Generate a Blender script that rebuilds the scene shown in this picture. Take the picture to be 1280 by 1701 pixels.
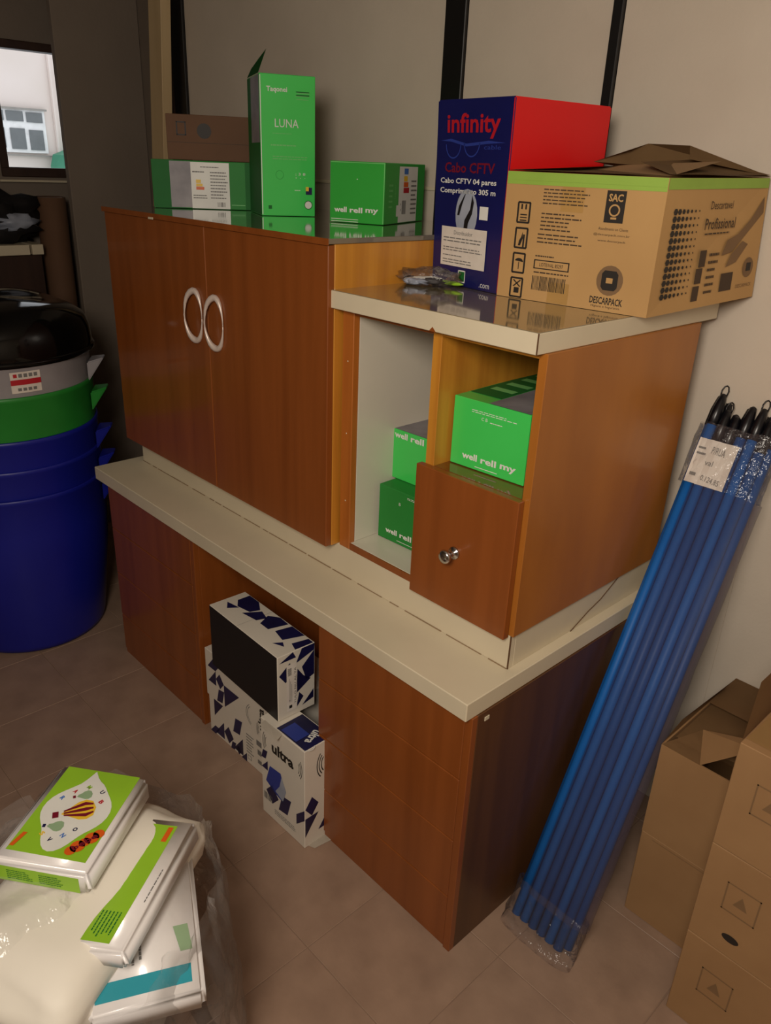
import bpy, bmesh, math, random
from mathutils import Vector, Matrix, noise
random.seed(7)
S = bpy.context.scene
C = S.collection
for o in list(bpy.data.objects): bpy.data.objects.remove(o)
# ---------------------------------------------------------------- camera
cam = bpy.data.cameras.new('camera'); co = bpy.data.objects.new('camera', cam); C.objects.link(co)
yaw, pitch, roll, F = 0.7974, -0.4188, 0.0431, 1294.98
sy, cy, sp, cp = math.sin(yaw), math.cos(yaw), math.sin(pitch), math.cos(pitch)
fwd = Vector((-sy*cp, cy*cp, sp)); rt = Vector((cy, sy, 0)); up = rt.cross(fwd)
r2 = rt*math.cos(roll) + up*math.sin(roll); u2 = -rt*math.sin(roll) + up*math.cos(roll)
co.matrix_world = Matrix(((r2.x, u2.x, -fwd.x, 0.8047), (r2.y, u2.y, -fwd.y, -1.068), (r2.z, u2.z, -fwd.z, 1.7714), (0, 0, 0, 1)))
cam.sensor_fit = 'VERTICAL'; cam.sensor_height = 36; cam.lens = 36*F/1701; cam.clip_start = .02
S.camera = co
# ---------------------------------------------------------------- world, lights, exposure
w = bpy.data.worlds.new('world'); S.world = w; w.use_nodes = True
bg = w.node_tree.nodes['Background']; bg.inputs[0].default_value = (.93, .96, 1, 1); bg.inputs[1].default_value = 1.2
S.view_settings.view_transform = 'Standard'; S.view_settings.look = 'None'
S.view_settings.exposure = 0; S.view_settings.gamma = 1; S.view_settings.use_curve_mapping = False
def area(name, loc, target, size, power, col):
    l = bpy.data.lights.new(name, 'AREA'); l.shape = 'DISK'; l.size = size; l.energy = power; l.color = col
    o = bpy.data.objects.new(name, l); C.objects.link(o); o.location = loc
    o.rotation_euler = (Vector(target)-Vector(loc)).to_track_quat('-Z', 'Y').to_euler()
    return o
area('room_lamp_light', (.78, -1.45, 2.10), (-.1, .8, 1.0), .60, 32, (1, .89, .76))
area('fill_light', (.4, -1.9, 2.45), (-.8, .2, .6), 1.2, 2.8, (1, .84, .68))  # added weak fill, stands for no real fixture

# ---------------------------------------------------------------- materials
def lin(c):
    return tuple(((v/255+.055)/1.055)**2.4 if v/255 > .04045 else v/255/12.92 for v in c)
def mat(name, col, rough=.5, col2=None, scale=(8, 8, 8), bump=0., metal=0., coat=0., detail=4, spec=.5, bscale=None):
    m = bpy.data.materials.new(name); m.use_nodes = True; n = m.node_tree.nodes; L = m.node_tree.links
    b = n['Principled BSDF']; b.inputs['Roughness'].default_value = rough; b.inputs['Metallic'].default_value = metal
    b.inputs['Coat Weight'].default_value = coat; b.inputs['Coat Roughness'].default_value = .08
    b.inputs['Specular IOR Level'].default_value = spec
    c1 = lin(col)+(1,); b.inputs['Base Color'].default_value = c1
    tc = n.new('ShaderNodeTexCoord'); mp = n.new('ShaderNodeMapping'); mp.inputs['Scale'].default_value = scale
    L.new(tc.outputs['Object'], mp.inputs[0])
    nz = n.new('ShaderNodeTexNoise'); nz.inputs['Scale'].default_value = 1; nz.inputs['Detail'].default_value = detail
    L.new(mp.outputs[0], nz.inputs[0])
    if col2 is None: col2 = tuple(v*.93 for v in col)
    cr = n.new('ShaderNodeValToRGB'); cr.color_ramp.elements[0].position = .3; cr.color_ramp.elements[1].position = .7
    cr.color_ramp.elements[0].color = c1; cr.color_ramp.elements[1].color = lin(col2)+(1,)
    L.new(nz.outputs[0], cr.inputs[0]); L.new(cr.outputs[0], b.inputs['Base Color'])
    if bump:
        bp = n.new('ShaderNodeBump'); bp.inputs['Strength'].default_value = bump; bp.inputs['Distance'].default_value = .01
        if bscale:
            n2 = n.new('ShaderNodeTexNoise'); n2.inputs['Scale'].default_value = bscale; L.new(tc.outputs['Object'], n2.inputs[0]); L.new(n2.outputs[0], bp.inputs['Height'])
        else: L.new(nz.outputs[0], bp.inputs['Height'])
        L.new(bp.outputs[0], b.inputs['Normal'])
    return m
def film_mat(name, opac, tint=(235, 235, 235), bump=.6, bscale=30, milk=0., fk=1., gr=.15):
    m = bpy.data.materials.new(name); m.use_nodes = True; n = m.node_tree.nodes; L = m.node_tree.links
    out = n['Material Output']; n.remove(n['Principled BSDF'])
    tr = n.new('ShaderNodeBsdfTransparent'); gl = n.new('ShaderNodeBsdfGlossy'); gl.inputs['Roughness'].default_value = gr
    df = n.new('ShaderNodeBsdfDiffuse'); df.inputs[0].default_value = lin(tint)+(1,)
    fr = n.new('ShaderNodeFresnel'); fr.inputs[0].default_value = 1.45
    tc = n.new('ShaderNodeTexCoord'); nz = n.new('ShaderNodeTexNoise'); nz.inputs['Scale'].default_value = bscale; nz.inputs['Detail'].default_value = 3
    L.new(tc.outputs['Object'], nz.inputs[0])
    bp = n.new('ShaderNodeBump'); bp.inputs['Strength'].default_value = bump; bp.inputs['Distance'].default_value = .02
    L.new(nz.outputs[0], bp.inputs['Height']); L.new(bp.outputs[0], gl.inputs['Normal']); L.new(bp.outputs[0], fr.inputs['Normal'])
    ma = n.new('ShaderNodeMath'); ma.operation = 'MULTIPLY_ADD'; ma.inputs[1].default_value = fk; ma.inputs[2].default_value = opac; ma.use_clamp = True
    L.new(fr.outputs[0], ma.inputs[0])
    m1 = n.new('ShaderNodeMixShader'); m1.inputs[0].default_value = milk; L.new(tr.outputs[0], m1.inputs[1]); L.new(df.outputs[0], m1.inputs[2])
    m2 = n.new('ShaderNodeMixShader'); L.new(ma.outputs[0], m2.inputs[0]); L.new(m1.outputs[0], m2.inputs[1]); L.new(gl.outputs[0], m2.inputs[2])
    L.new(m2.outputs[0], out.inputs[0])
    return m
M = {}
M['wood'] = mat('reddish wood laminate', (144, 78, 31), .36, (128, 67, 24), (24, 24, 1.2), coat=.2, detail=6)
M['honey'] = mat('honey wood laminate', (206, 142, 50), .34, (178, 114, 38), (26, 26, 1.4), coat=.2, detail=6)
M['shaded_side'] = mat('shaded wood laminate side', (92, 58, 29), .4, (76, 46, 22), (24, 24, 1.3), coat=.08, detail=6)  # shade on the desk side by the poles is darkened into this colour
M['honey2'] = mat('aged honey side panel', (178, 112, 40), .38, (146, 86, 30), (5, 5, 1.6), coat=.1, detail=6)
M['wood_gloss'] = mat('glossy brown shelf', (120, 66, 28), .1, (104, 54, 22), (20, 20, 20), coat=.6)
M['wood_door'] = M['wood']
M['darkwood'] = mat('dark brown wood', (62, 40, 30), .5, (48, 30, 22), (20, 20, 2))
M['formica'] = mat('cream laminate', (214, 202, 176), .38, (206, 194, 168), (5, 5, 5))
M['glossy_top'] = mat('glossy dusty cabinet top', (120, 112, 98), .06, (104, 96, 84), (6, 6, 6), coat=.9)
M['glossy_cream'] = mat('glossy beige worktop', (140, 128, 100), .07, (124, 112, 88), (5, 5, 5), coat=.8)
M['inner'] = mat('white cabinet lining', (214, 208, 192), .3, (204, 198, 182), (3, 3, 3), coat=.2)
M['seam'] = mat('brown edge seam', (96, 66, 40), .7)
M['dust'] = mat('brown dust', (150, 126, 96), .8)
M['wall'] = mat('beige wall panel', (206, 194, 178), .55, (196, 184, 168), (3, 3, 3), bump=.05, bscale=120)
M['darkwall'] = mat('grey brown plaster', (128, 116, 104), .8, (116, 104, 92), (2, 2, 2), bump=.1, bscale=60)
M['black'] = mat('black painted metal', (14, 13, 14), .45)
M['plank'] = mat('cream painted wood', (205, 180, 138), .5, (196, 170, 128), (20, 20, 2))
M['tile'] = mat('beige floor tile', (166, 138, 118), .42, (146, 120, 102), (9, 9, 9), bump=.05, bscale=60, detail=8)
M['grout'] = mat('dark grout', (150, 124, 105), .9)
M['ceiling'] = mat('ceiling paint', (190, 182, 170), .9)
M['carton'] = mat('kraft cardboard', (190, 150, 96), .75, (178, 138, 86), (4, 4, 4), bump=.05, bscale=40)
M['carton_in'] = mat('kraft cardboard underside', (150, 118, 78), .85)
M['carton_dark'] = mat('brown cardboard', (158, 122, 82), .78, (146, 110, 72), (5, 5, 5), bump=.06, bscale=30)
M['carton_old'] = mat('dull brown cardboard', (104, 74, 52), .8, (94, 66, 46), (5, 5, 5))
M['green'] = mat('glossy green carton', (70, 208, 94), .3, (62, 200, 86), (4, 4, 4), coat=.3)
M['green_half_lit'] = mat('half-lit green carton', (56, 172, 66), .3, (50, 164, 60), (4, 4, 4), coat=.3)  # carton green lowered for a farther box, light falloff put into the colour
M['green_low_lit'] = mat('low-lit green carton', (42, 136, 56), .55, (38, 126, 50), (4, 4, 4), spec=.3)  # darkest copy of the carton green, weaker light put into the colour
M['stile'] = mat('orange brown wood', (180, 106, 42), .34, (156, 86, 32), (26, 26, 1.4), coat=.2, detail=6)
M['green_print'] = mat('dark green print', (30, 108, 46), .6, spec=.25)
M['green_edge'] = mat('pale green print', (120, 205, 120), .4)
M['white'] = mat('white print', (232, 232, 226), .45)
M['paper'] = mat('white paper', (226, 218, 208), .6, (214, 204, 194), (30, 30, 30))
M['greyprint'] = mat('grey print', (120, 116, 122), .5, (150, 146, 150), (14, 14, 14))
M['greytext'] = mat('grey lettering', (120, 118, 116), .6)
M['ink'] = mat('black ink', (34, 28, 24), .6)
M['brownink'] = mat('brown ink', (70, 52, 36), .7)
M['softink'] = mat('faded brown ink', (128, 98, 66), .7)
M['bluebox'] = mat('navy carton', (20, 24, 92), .35, (14, 18, 76), (3, 3, 3), coat=.3)
M['redbox'] = mat('red carton', (224, 12, 18), .4, (214, 10, 16), (3, 3, 3))
M['red'] = mat('red print', (186, 24, 40), .45)
M['darkred'] = mat('dark red print', (120, 16, 40), .45)
M['skyblue'] = mat('blue print', (70, 120, 200), .45)
M['midblue'] = mat('mid blue print', (44, 62, 150), .45)
M['silver'] = mat('pale grey print', (170, 176, 190), .4, (140, 148, 166), (9, 9, 9))
M['yellow'] = mat('yellow print', (240, 196, 50), .45)
M['orange'] = mat('orange print', (224, 96, 24), .45)
M['lime'] = mat('lime green print', (150, 200, 46), .4)
M['limetape'] = mat('lime stripe on cardboard', (150, 186, 74), .6)
M['packing_tape'] = mat('brown packing tape', (182, 142, 84), .3)
M['teal'] = mat('teal print', (52, 160, 178), .4)
M['sage'] = mat('sage green print', (150, 178, 140), .5)
M['navy'] = mat('navy print', (26, 26, 78), .4, (20, 18, 52), (9, 9, 9))
M['blackbox'] = mat('matt black carton', (20, 17, 19), .55)
M['whitebox'] = mat('white carton', (222, 214, 200), .45, (214, 206, 192), (5, 5, 5))
M['chrome'] = mat('chrome', (210, 210, 212), .12, metal=1)
M['satin'] = mat('satin metal', (226, 210, 200), .35, metal=.25)
M['binblue'] = mat('blue plastic', (22, 32, 150), .42, (18, 27, 138), (3, 3, 3))
M['bingreen'] = mat('green plastic', (38, 140, 50), .45)
M['bingrey'] = mat('grey plastic', (160, 156, 160), .5)
M['binblack'] = mat('glossy black plastic', (8, 8, 9), .10, spec=.35)
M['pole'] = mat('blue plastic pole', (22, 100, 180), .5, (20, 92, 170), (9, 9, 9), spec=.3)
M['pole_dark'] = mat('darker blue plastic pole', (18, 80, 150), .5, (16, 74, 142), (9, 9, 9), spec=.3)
M['polecap'] = mat('black plastic cap', (16, 16, 22), .3)
M['pad'] = mat('soft white wadding', (236, 230, 218), .6, (228, 222, 208), (5, 5, 5), bump=.3, bscale=6)
M['padgrey'] = mat('greyish wrapped bundle', (190, 184, 172), .5, (120, 114, 104), (8, 8, 8), bump=.3, bscale=8)
M['packwhite'] = mat('glossy white wrapper', (236, 232, 230), .3, (226, 222, 222), (8, 8, 8), coat=.4, bump=.08, bscale=25)
M['film'] = film_mat('clear plastic film', .02, bump=.5, milk=.07, fk=.35)
M['sleeve'] = film_mat('clear plastic sleeve', .02, (150, 140, 146), bump=.6, bscale=40, milk=.08, fk=.5)
M['longsleeve'] = film_mat('long clear plastic sleeve', .0, (104, 94, 114), bump=.1, bscale=12, milk=.20, fk=.12, gr=.4)
M['glass'] = film_mat('window glass', .0, bump=0, milk=0)
M['stucco'] = mat('outdoor cream render', (226, 214, 208), .85, (220, 208, 200), (1, 1, 1))
M['stucco2'] = mat('outdoor grey ledge', (150, 146, 140), .8)
M['blind'] = mat('grey window blind', (112, 116, 118), .6)
M['awning'] = mat('green awning', (60, 140, 110), .6)
M['outwhite'] = mat('white outdoor frame', (240, 240, 240), .5)

# ---------------------------------------------------------------- helpers
def obj(name, bm, m, parent=None, smooth=False):
    me = bpy.data.meshes.new(name); bm.to_mesh(me); bm.free()
    for mm in (m if isinstance(m, (list, tuple)) else [m]): me.materials.append(M[mm] if isinstance(mm, str) else mm)
    if smooth:
        for p in me.polygons: p.use_smooth = True
    o = bpy.data.objects.new(name, me); C.objects.link(o)
    if parent: o.parent = parent
    return o
def thing(name, label, cat, loc=(0, 0, 0), rz=0., group=None):
    o = bpy.data.objects.new(name, None); C.objects.link(o); o.empty_display_size = .05
    o.location = loc; o.rotation_euler = (0, 0, rz); o['label'] = label; o['category'] = cat
    if group: o['group'] = group
    return o
def tag(o, label, cat, group=None):
    o['label'] = label; o['category'] = cat
    if group: o['group'] = group
    return o
def struct(o): o['kind'] = 'structure'; return o
def bx(bm, x0, y0, z0, x1, y1, z1, bev=0., seg=1):
    vs = [bm.verts.new(p) for p in ((x0,y0,z0),(x1,y0,z0),(x1,y1,z0),(x0,y1,z0),(x0,y0,z1),(x1,y0,z1),(x1,y1,z1),(x0,y1,z1))]
    fs = [bm.faces.new([vs[i] for i in q]) for q in ((0,3,2,1),(4,5,6,7),(0,1,5,4),(1,2,6,5),(2,3,7,6),(3,0,4,7))]
    if bev:
        es = list({e for f in fs for e in f.edges})
        bmesh.ops.bevel(bm, geom=es, offset=bev, segments=seg, affect='EDGES')
    return bm
def box(name, m, parent, a, b, bev=.0012, smooth=False, seg=1):
    """a box part, a and b given relative to the parent thing"""
    return obj(name, bx(bmesh.new(), *a, *b, bev=bev, seg=seg), m, parent, smooth)
def tube(bm, pts, rad, n=10, caps=True):
    pts = [Vector(p) for p in pts]; rings = []
    for i, p in enumerate(pts):
        d = (pts[min(i+1, len(pts)-1)] - pts[max(i-1, 0)]).normalized()
        a = d.cross(Vector((0, 0, 1)));  a = a.normalized() if a.length > 1e-3 else Vector((1, 0, 0))
        b = d.cross(a); r = rad[i] if isinstance(rad, (list, tuple)) else rad
        rings.append([bm.verts.new(p + a*math.cos(t)*r + b*math.sin(t)*r) for t in [2*math.pi*k/n for k in range(n)]])
    for A, B in zip(rings, rings[1:]):
        for k in range(n): bm.faces.new((A[k], A[(k+1) % n], B[(k+1) % n], B[k]))
    if caps: bm.faces.new(rings[0][::-1]); bm.faces.new(rings[-1])
    bmesh.ops.recalc_face_normals(bm, faces=bm.faces)
    return bm
def lathe(bm, prof, n=48, cx=0, cy=0):
    rings = [[bm.verts.new((cx+r*math.cos(2*math.pi*k/n), cy+r*math.sin(2*math.pi*k/n), z)) for k in range(n)] for r, z in prof]
    for A, B in zip(rings, rings[1:]):
        for k in range(n): bm.faces.new((A[k], A[(k+1) % n], B[(k+1) % n], B[k]))
    bmesh.ops.recalc_face_normals(bm, faces=bm.faces)
    return bm
# --- flat print on a face.  face = (origin, u, v); polygons are 2D points in metres
def faces_of(w, d, h):
    return {'front': (Vector((0, 0, 0)), Vector((1, 0, 0)), Vector((0, 0, 1))),
            'right': (Vector((w, 0, 0)), Vector((0, 1, 0)), Vector((0, 0, 1))),
            'left': (Vector((0, d, 0)), Vector((0, -1, 0)), Vector((0, 0, 1))),
            'top': (Vector((0, 0, h)), Vector((1, 0, 0)), Vector((0, 1, 0)))}
def qface(a, b, c, d):
    """face from four corners: lower left, lower right, upper right, upper left; bilinear in 0..1"""
    return ('q', Vector(a), Vector(b), Vector(c), Vector(d))
def decal(name, m, parent, face, polys, layer=1):
    bm = bmesh.new()
    if face[0] == 'q':
        _, a, b, c, d = face; n = (b-a).cross(d-a).normalized()
        f = lambda x, y: (a*(1-x)+b*x)*(1-y) + (d*(1-x)+c*x)*y + n*.0007*layer
    else:
        o, u, v = face; n = u.cross(v)
        f = lambda x, y: o + u*x + v*y + n*.0007*layer
    for p in polys:
        if isinstance(p, tuple):
            vs = [bm.verts.new(f(*q)) for q in p[0]]
            for t in p[1]:
                try: bm.faces.new([vs[i] for i in t])
                except ValueError: pass
        else:
            try: bm.faces.new([bm.verts.new(f(*q)) for q in p])
            except ValueError: pass
    o = obj(name, bm, m, parent)
    if len(polys) > 1 or (polys and isinstance(polys[0], tuple)): o['kind'] = 'stuff'   # fine print too small to pick apart
    return o
def R(x0, y0, x1, y1): return [(x0, y0), (x1, y0), (x1, y1), (x0, y1)]
def disc(cx, cy, rx, ry=None, n=20, a0=0, a1=2*math.pi):
    ry = ry or rx
    return [(cx+rx*math.cos(a0+(a1-a0)*k/n), cy+ry*math.sin(a0+(a1-a0)*k/n)) for k in range(n)]
def ring(cx, cy, r, t, n=20, a0=0., a1=2*math.pi, asp=1.):
    out = []
    for k in range(n):
        p, q = a0+(a1-a0)*k/n, a0+(a1-a0)*(k+1)/n
        out.append([(cx+asp*(r-t)*math.cos(p), cy+(r-t)*math.sin(p)), (cx+asp*r*math.cos(p), cy+r*math.sin(p)),
                    (cx+asp*r*math.cos(q), cy+r*math.sin(q)), (cx+asp*(r-t)*math.cos(q), cy+(r-t)*math.sin(q))])
    return out
def frame(x0, y0, x1, y1, t): return [R(x0, y0, x1, y0+t), R(x0, y1-t, x1, y1), R(x0, y0, x0+t, y1), R(x1-t, y0, x1, y1)]
def text(s, cx, cy, wd, ht, shear=0., rot=0., bold=0.):
    cu = bpy.data.curves.new('t', 'FONT'); cu.body = s; cu.size = 1; cu.resolution_u = 2; cu.offset = bold
    o = bpy.data.objects.new('t', cu); C.objects.link(o)
    me = bpy.data.meshes.new_from_object(o.evaluated_get(bpy.context.evaluated_depsgraph_get()))
    vs = [(v.co.x, v.co.y) for v in me.vertices]; fs = [tuple(p.vertices) for p in me.polygons]
    bpy.data.objects.remove(o); bpy.data.curves.remove(cu); bpy.data.meshes.remove(me)
    if not vs: return []
    xa, xb = min(v[0] for v in vs), max(v[0] for v in vs); ya, yb = min(v[1] for v in vs), max(v[1] for v in vs)
    k, l = wd/(xb-xa), ht/(yb-ya); c, sn = math.cos(rot), math.sin(rot); out = []
    for x, y in vs:
        x, y = (x-(xa+xb)/2)*k, (y-(ya+yb)/2)*l; x += y*shear
        out.append((cx+c*x-sn*y, cy+sn*x+c*y))
    return [(out, fs)]
def lines(x0, y0, x1, y1, n, t=.35, jag=.25):
    """n lines of small unreadable print as broken bars"""
    out = []; h = (y1-y0)/n
    for i in range(n):
        y = y1-(i+.7)*h; x = x0; end = x1-(x1-x0)*random.random()*jag
        while x < end-.002:
            l = min((x1-x0)*random.uniform(.05, .16), end-x); out.append(R(x, y, x+l, y+h*t)); x += l+(x1-x0)*.02
    return out
def barcode(x0, y0, x1, y1, n=22):
    out = []; x = x0; st = (x1-x0)/n
    for i in range(n):
        out.append(R(x, y0, x+st*random.uniform(.3, .7), y1)); x += st
    return out

# ================================================================ THE ROOM
XL, XR, YF, D, ZC = -3.2, 1.75, -2.3, .86, 2.62
fl = struct(obj('floor', bx(bmesh.new(), XL-.1, YF-.1, -.06, XR+.1, D+.1, -.0015), 'grout'))
tile_me = None; ts = .33
for i in range(-9, 7):
    for j in range(-7, 5):
        x0, y0 = -.24+i*ts, -.25+j*.335
        x1, y1 = x0+ts-.0018, y0+.335-.0018; x0 += .0; 
        if x1 < XL or x0 > XR or y1 < YF or y0 > D: continue
        a, b, c, d = max(x0, XL), min(x1, XR), max(y0, YF), min(y1, D)
        bm = bmesh.new(); bx(bm, 0, 0, -.006, b-a, d-c, 0, bev=.0012)
        o = obj('tile', bm, 'tile', fl); o.location = (a, c, 0)
struct(obj('ceiling', bx(bmesh.new(), XL-.1, YF-.1, ZC, XR+.1, D+.2, ZC+.1), 'ceiling'))
# back wall of panels and black battens
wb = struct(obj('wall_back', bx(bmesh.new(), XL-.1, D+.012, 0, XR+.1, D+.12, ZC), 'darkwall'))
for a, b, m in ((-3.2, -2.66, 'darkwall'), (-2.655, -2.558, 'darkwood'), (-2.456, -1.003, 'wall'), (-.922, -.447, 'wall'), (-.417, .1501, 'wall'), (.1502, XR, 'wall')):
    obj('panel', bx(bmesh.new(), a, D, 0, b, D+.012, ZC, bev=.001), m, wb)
for a, b in ((-2.557, -2.457), (-1.002, -.923), (-.446, -.418)):
    obj('batten', bx(bmesh.new(), a, D-.012, 0, b, D+.012, ZC, bev=.002), 'black', wb)
struct(obj('trim_1', bx(bmesh.new(), -2.455, D-.006, 1.703, -1.004, D, 1.713, bev=.001), 'formica'))
# left wall with the small window
wy0, wy1, wz0, wz1 = .345, .70, 1.69, 2.175
bm = bmesh.new()
for q in ((YF-.1, 0, wy0, ZC), (wy1, 0, D, ZC), (wy0, 0, wy1, wz0), (wy0, wz1, wy1, ZC)): bx(bm, XL-.05, q[0], q[1], XL, q[2], q[3])
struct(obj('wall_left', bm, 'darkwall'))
bm = bmesh.new(); t = .03
for q in ((wy0-t, wz0-t*1.2, wy1+t, wz0+.004), (wy0-t, wz1-.004, wy1+t, wz1+t), (wy0-t, wz0, wy0+.004, wz1), (wy1-.004, wz0, wy1+t, wz1)): bx(bm, XL-.06, q[0], q[1], XL+.012, q[2], q[3], bev=.003)
win = struct(obj('window_1', bm, 'darkwood'))
obj('pane', bx(bmesh.new(), XL-.045, wy0, wz0, XL-.041, wy1, wz1), 'glass', win)
obj('sill', bx(bmesh.new(), XL-.02, wy0-.05, wz0-.058, XL+.028, wy1+.05, wz0-.048, bev=.002), 'formica', win)
struct(obj('wall_right', bx(bmesh.new(), XR, YF-.1, 0, XR+.1, D+.1, ZC), 'wall'))
struct(obj('wall_front', bx(bmesh.new(), XL-.1, YF-.1, 0, XR+.1, YF, ZC), 'wall'))
struct(obj('wall_pillar', bx(bmesh.new(), -2.88, .475, 0, -2.842, D-.0005, ZC, bev=.004), 'darkwall'))
# leaning plank
bm = bmesh.new()
lo = [(-2.838, .775), (-2.735, .775), (-2.735, .82), (-2.838, .82)]; dx = .25
vs = [bm.verts.new((x, y, 0)) for x, y in lo]+[bm.verts.new((x+dx, y, 2.36)) for x, y in lo]
for q in ((0,3,2,1),(4,5,6,7),(0,1,5,4),(1,2,6,5),(2,3,7,6),(3,0,4,7)): bm.faces.new([vs[i] for i in q])
bmesh.ops.bevel(bm, geom=bm.edges[:], offset=.002, segments=1, affect='EDGES')
tag(obj('plank', bm, 'plank'), 'tall cream painted plank standing behind the left end of the cabinet', 'plank')
# the building seen through the window (real distance about 20 m)
cx, cyy, cz, kx = .8047, -1.068, 1.7714, 2.12
def ext(y, z): return (cyy+kx*(y-cyy), cz+kx*(z-cz))
bX = cx+kx*(-9-cx)
bd = thing('building', 'pale rendered building with white window seen outside the small window', 'building', (bX, 6, -2))
def ebox(name, m, ya, za, yb, zb, xo, d=.1, par=None):
    (a, c), (b, e) = ext(ya, za), ext(yb, zb)
    return obj(name, bx(bmesh.new(), xo-d, a-6, c+2, xo, b-6, e+2), m, par or bd)
ebox('wall', 'stucco', 1.6, .2, 3.05, 3.4, 0, 3)
ebox('pilaster', 'stucco', 2.965, .2, 2.985, 3.4, .12)
wf = ebox('window', 'outwhite', 2.2, 1.735, 2.86, 2.165, .06)
for a, b, c, d in ((2.24, 2.41, 2.05, 2.15), (2.44, 2.62, 2.05, 2.15), (2.655, 2.83, 2.045, 2.145), (2.26, 2.40, 1.78, 1.98), (2.46, 2.62, 1.77, 1.98), (2.665, 2.82, 1.765, 1.97)):
    ebox('pane', 'blind', a, c, b, d, .09, .02, wf)
ebox('lintel', 'stucco2', 2.2, 2.165, 2.88, 2.185, .14)
ebox('ledge', 'stucco2', 1.6, 1.70, 3.06, 1.715, .1)
bm = bmesh.new(); (a, c), (b, e) = ext(2.80, .6), ext(3.5, 1.775)
vs = []
for y, z, x in ((a, c, 1.2), (a, e-.35, 1.2), (a+.12, e-.1, 1.1), (a+.5, e, .8), (b, e, .8), (b, c, 1.2)): vs.append((x, y, z))
f0 = [bm.verts.new(v) for v in vs]; f1 = [bm.verts.new((v[0]-.8, v[1], v[2])) for v in vs]
bm.faces.new(f0); bm.faces.new(f1[::-1])
for i in range(len(vs)): bm.faces.new((f0[i], f1[i], f1[(i+1) % 6], f0[(i+1) % 6]))
bmesh.ops.recalc_face_normals(bm, faces=bm.faces)
o = obj('awning', bm, 'awning'); o.location = (bX, 0, 0); tag(o, 'green awning in front of the building outside the window', 'awning')

# ================================================================ LOWER DESK
HT, HB = .76, .7145
def drawer_unit(label, x0, x1, dep):
    t = thing('drawer_cabinet', label, 'cabinet', (x0, 0, 0)); w = x1-x0
    box('side_panel', 'wood' if x0 < -1 else 'shaded_side', t, (w-.018, .018, 0), (w, dep, HB), .0015)
    box('side_panel', 'shaded_side', t, (0, .018, 0), (.018, dep, HB), .0015)
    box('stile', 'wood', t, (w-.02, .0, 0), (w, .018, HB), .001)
    box('back_panel', 'shaded_side', t, (.018, dep-.012, 0), (w-.018, dep, HB), .001)
    box('plinth_board', 'wood', t, (0, .004, 0), (w-.02, .018, .02), .001)
    for a, b in ((.02, .172), (.174, .352), (.354, .534), (.536, HB-.002)):
        box('drawer_front', 'wood', t, (.001, 0, a+.0006), (w-.021, .018, b), .0016)
    return t
drawer_unit('drawer cabinet at the near right end under the long cream worktop', -.515, 0, .80)
drawer_unit('drawer cabinet at the far left end beside the stacked bins', -1.70, -1.125, .80)
t = thing('kneehole_panel', 'brown wood panel closing the back of the kneehole behind the boxes', 'panel', (-1.12, .30, 0))
box('board', 'wood', t, (0, 0, 0), (.60, .018, HB), .001)
o = box('worktop', 'formica', None, (-1.745, -.02, HB), (-.003, .84, HT), .002); tag(o, 'long cream laminate worktop on the drawer cabinets', 'worktop')
tag(box('screw_cap', 'formica', None, (-.0, .04, .69), (.002, .055, .70), .0005), 'small pale plug on the dark side of the near drawer cabinet', 'screw cap')

# plinth between desk and upper cabinets
PB = .847
t = thing('plinth', 'cream plinth board between the worktop and the upper cabinets', 'plinth', (-1.70, .144, HT))
box('front_board', 'formica', t, (0, 0, 0), (1.671, .018, PB-HT), .001)
box('end_board', 'formica', t, (1.6535, .0185, 0), (1.671, .62, PB-HT), .0008)
box('end_board', 'formica', t, (0, .0185, 0), (.018, .62, PB-HT), .0008)
box('edge_seam', 'seam', t, (1.669, -.0008, 0), (1.6718, .0015, PB-HT), 0)
bm = bmesh.new(); x = .0
while x < 1.66:
    l = random.uniform(.02, .12); bx(bm, x, -.0025, 0, min(x+l, 1.668), -.0001, random.uniform(.0008, .0022)); x += l+random.uniform(0, .03)
obj('dirt_line', bm, 'dust', t)['kind'] = 'stuff'
bm = bmesh.new(); tube(bm, [(1.6725, .24, 0.0), (1.6725, .31, .03), (1.6725, .36, .045), (1.6725, .44, .087)], .0011, 5)
obj('crack', bm, 'seam', t)

# ================================================================ TALL TWO-DOOR CABINET
ZT = 1.616; ax, bxr, fy = -1.728, -.612, .102
t = thing('two_door_cabinet', 'wide reddish wooden two-door cabinet with pale oval handles', 'cabinet', (ax, fy, PB)); W = bxr-ax; Hh = ZT-PB
box('side_panel', 'honey', t, (W-.018, .019, 0), (W, .66, Hh-.012), .0012)
box('side_panel', 'wood', t, (0, .019, 0), (.018, .66, Hh-.012), .0012)
box('bottom_panel', 'honey', t, (.018, .019, 0), (W-.018, .66, .016), .0012)
box('back_panel', 'honey', t, (.018, .65, .016), (W-.018, .66, Hh-.012), .0008)
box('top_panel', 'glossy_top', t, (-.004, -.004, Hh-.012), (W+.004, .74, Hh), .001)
box('edge_band', 'wood', t, (-.005, -.006, Hh-.014), (W+.005, -.0041, Hh+.0005), 0)
gap = .592
d1 = box('door', 'wood', t, (.001, 0, .001), (gap-.0018, .0185, Hh-.0145), .0014)
d2 = box('door', 'wood', t, (gap+.0018, 0, .001), (W-.001, .0185, Hh-.0145), .0014)
box('gap_lining', 'formica', t, (gap-.004, .0187, .001), (gap+.004, .0205, Hh-.02), 0)
tagc = box('edge_chip', 'formica', t, (.30, -.0072, Hh-.016), (.328, -.0061, Hh-.010), 0)
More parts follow.
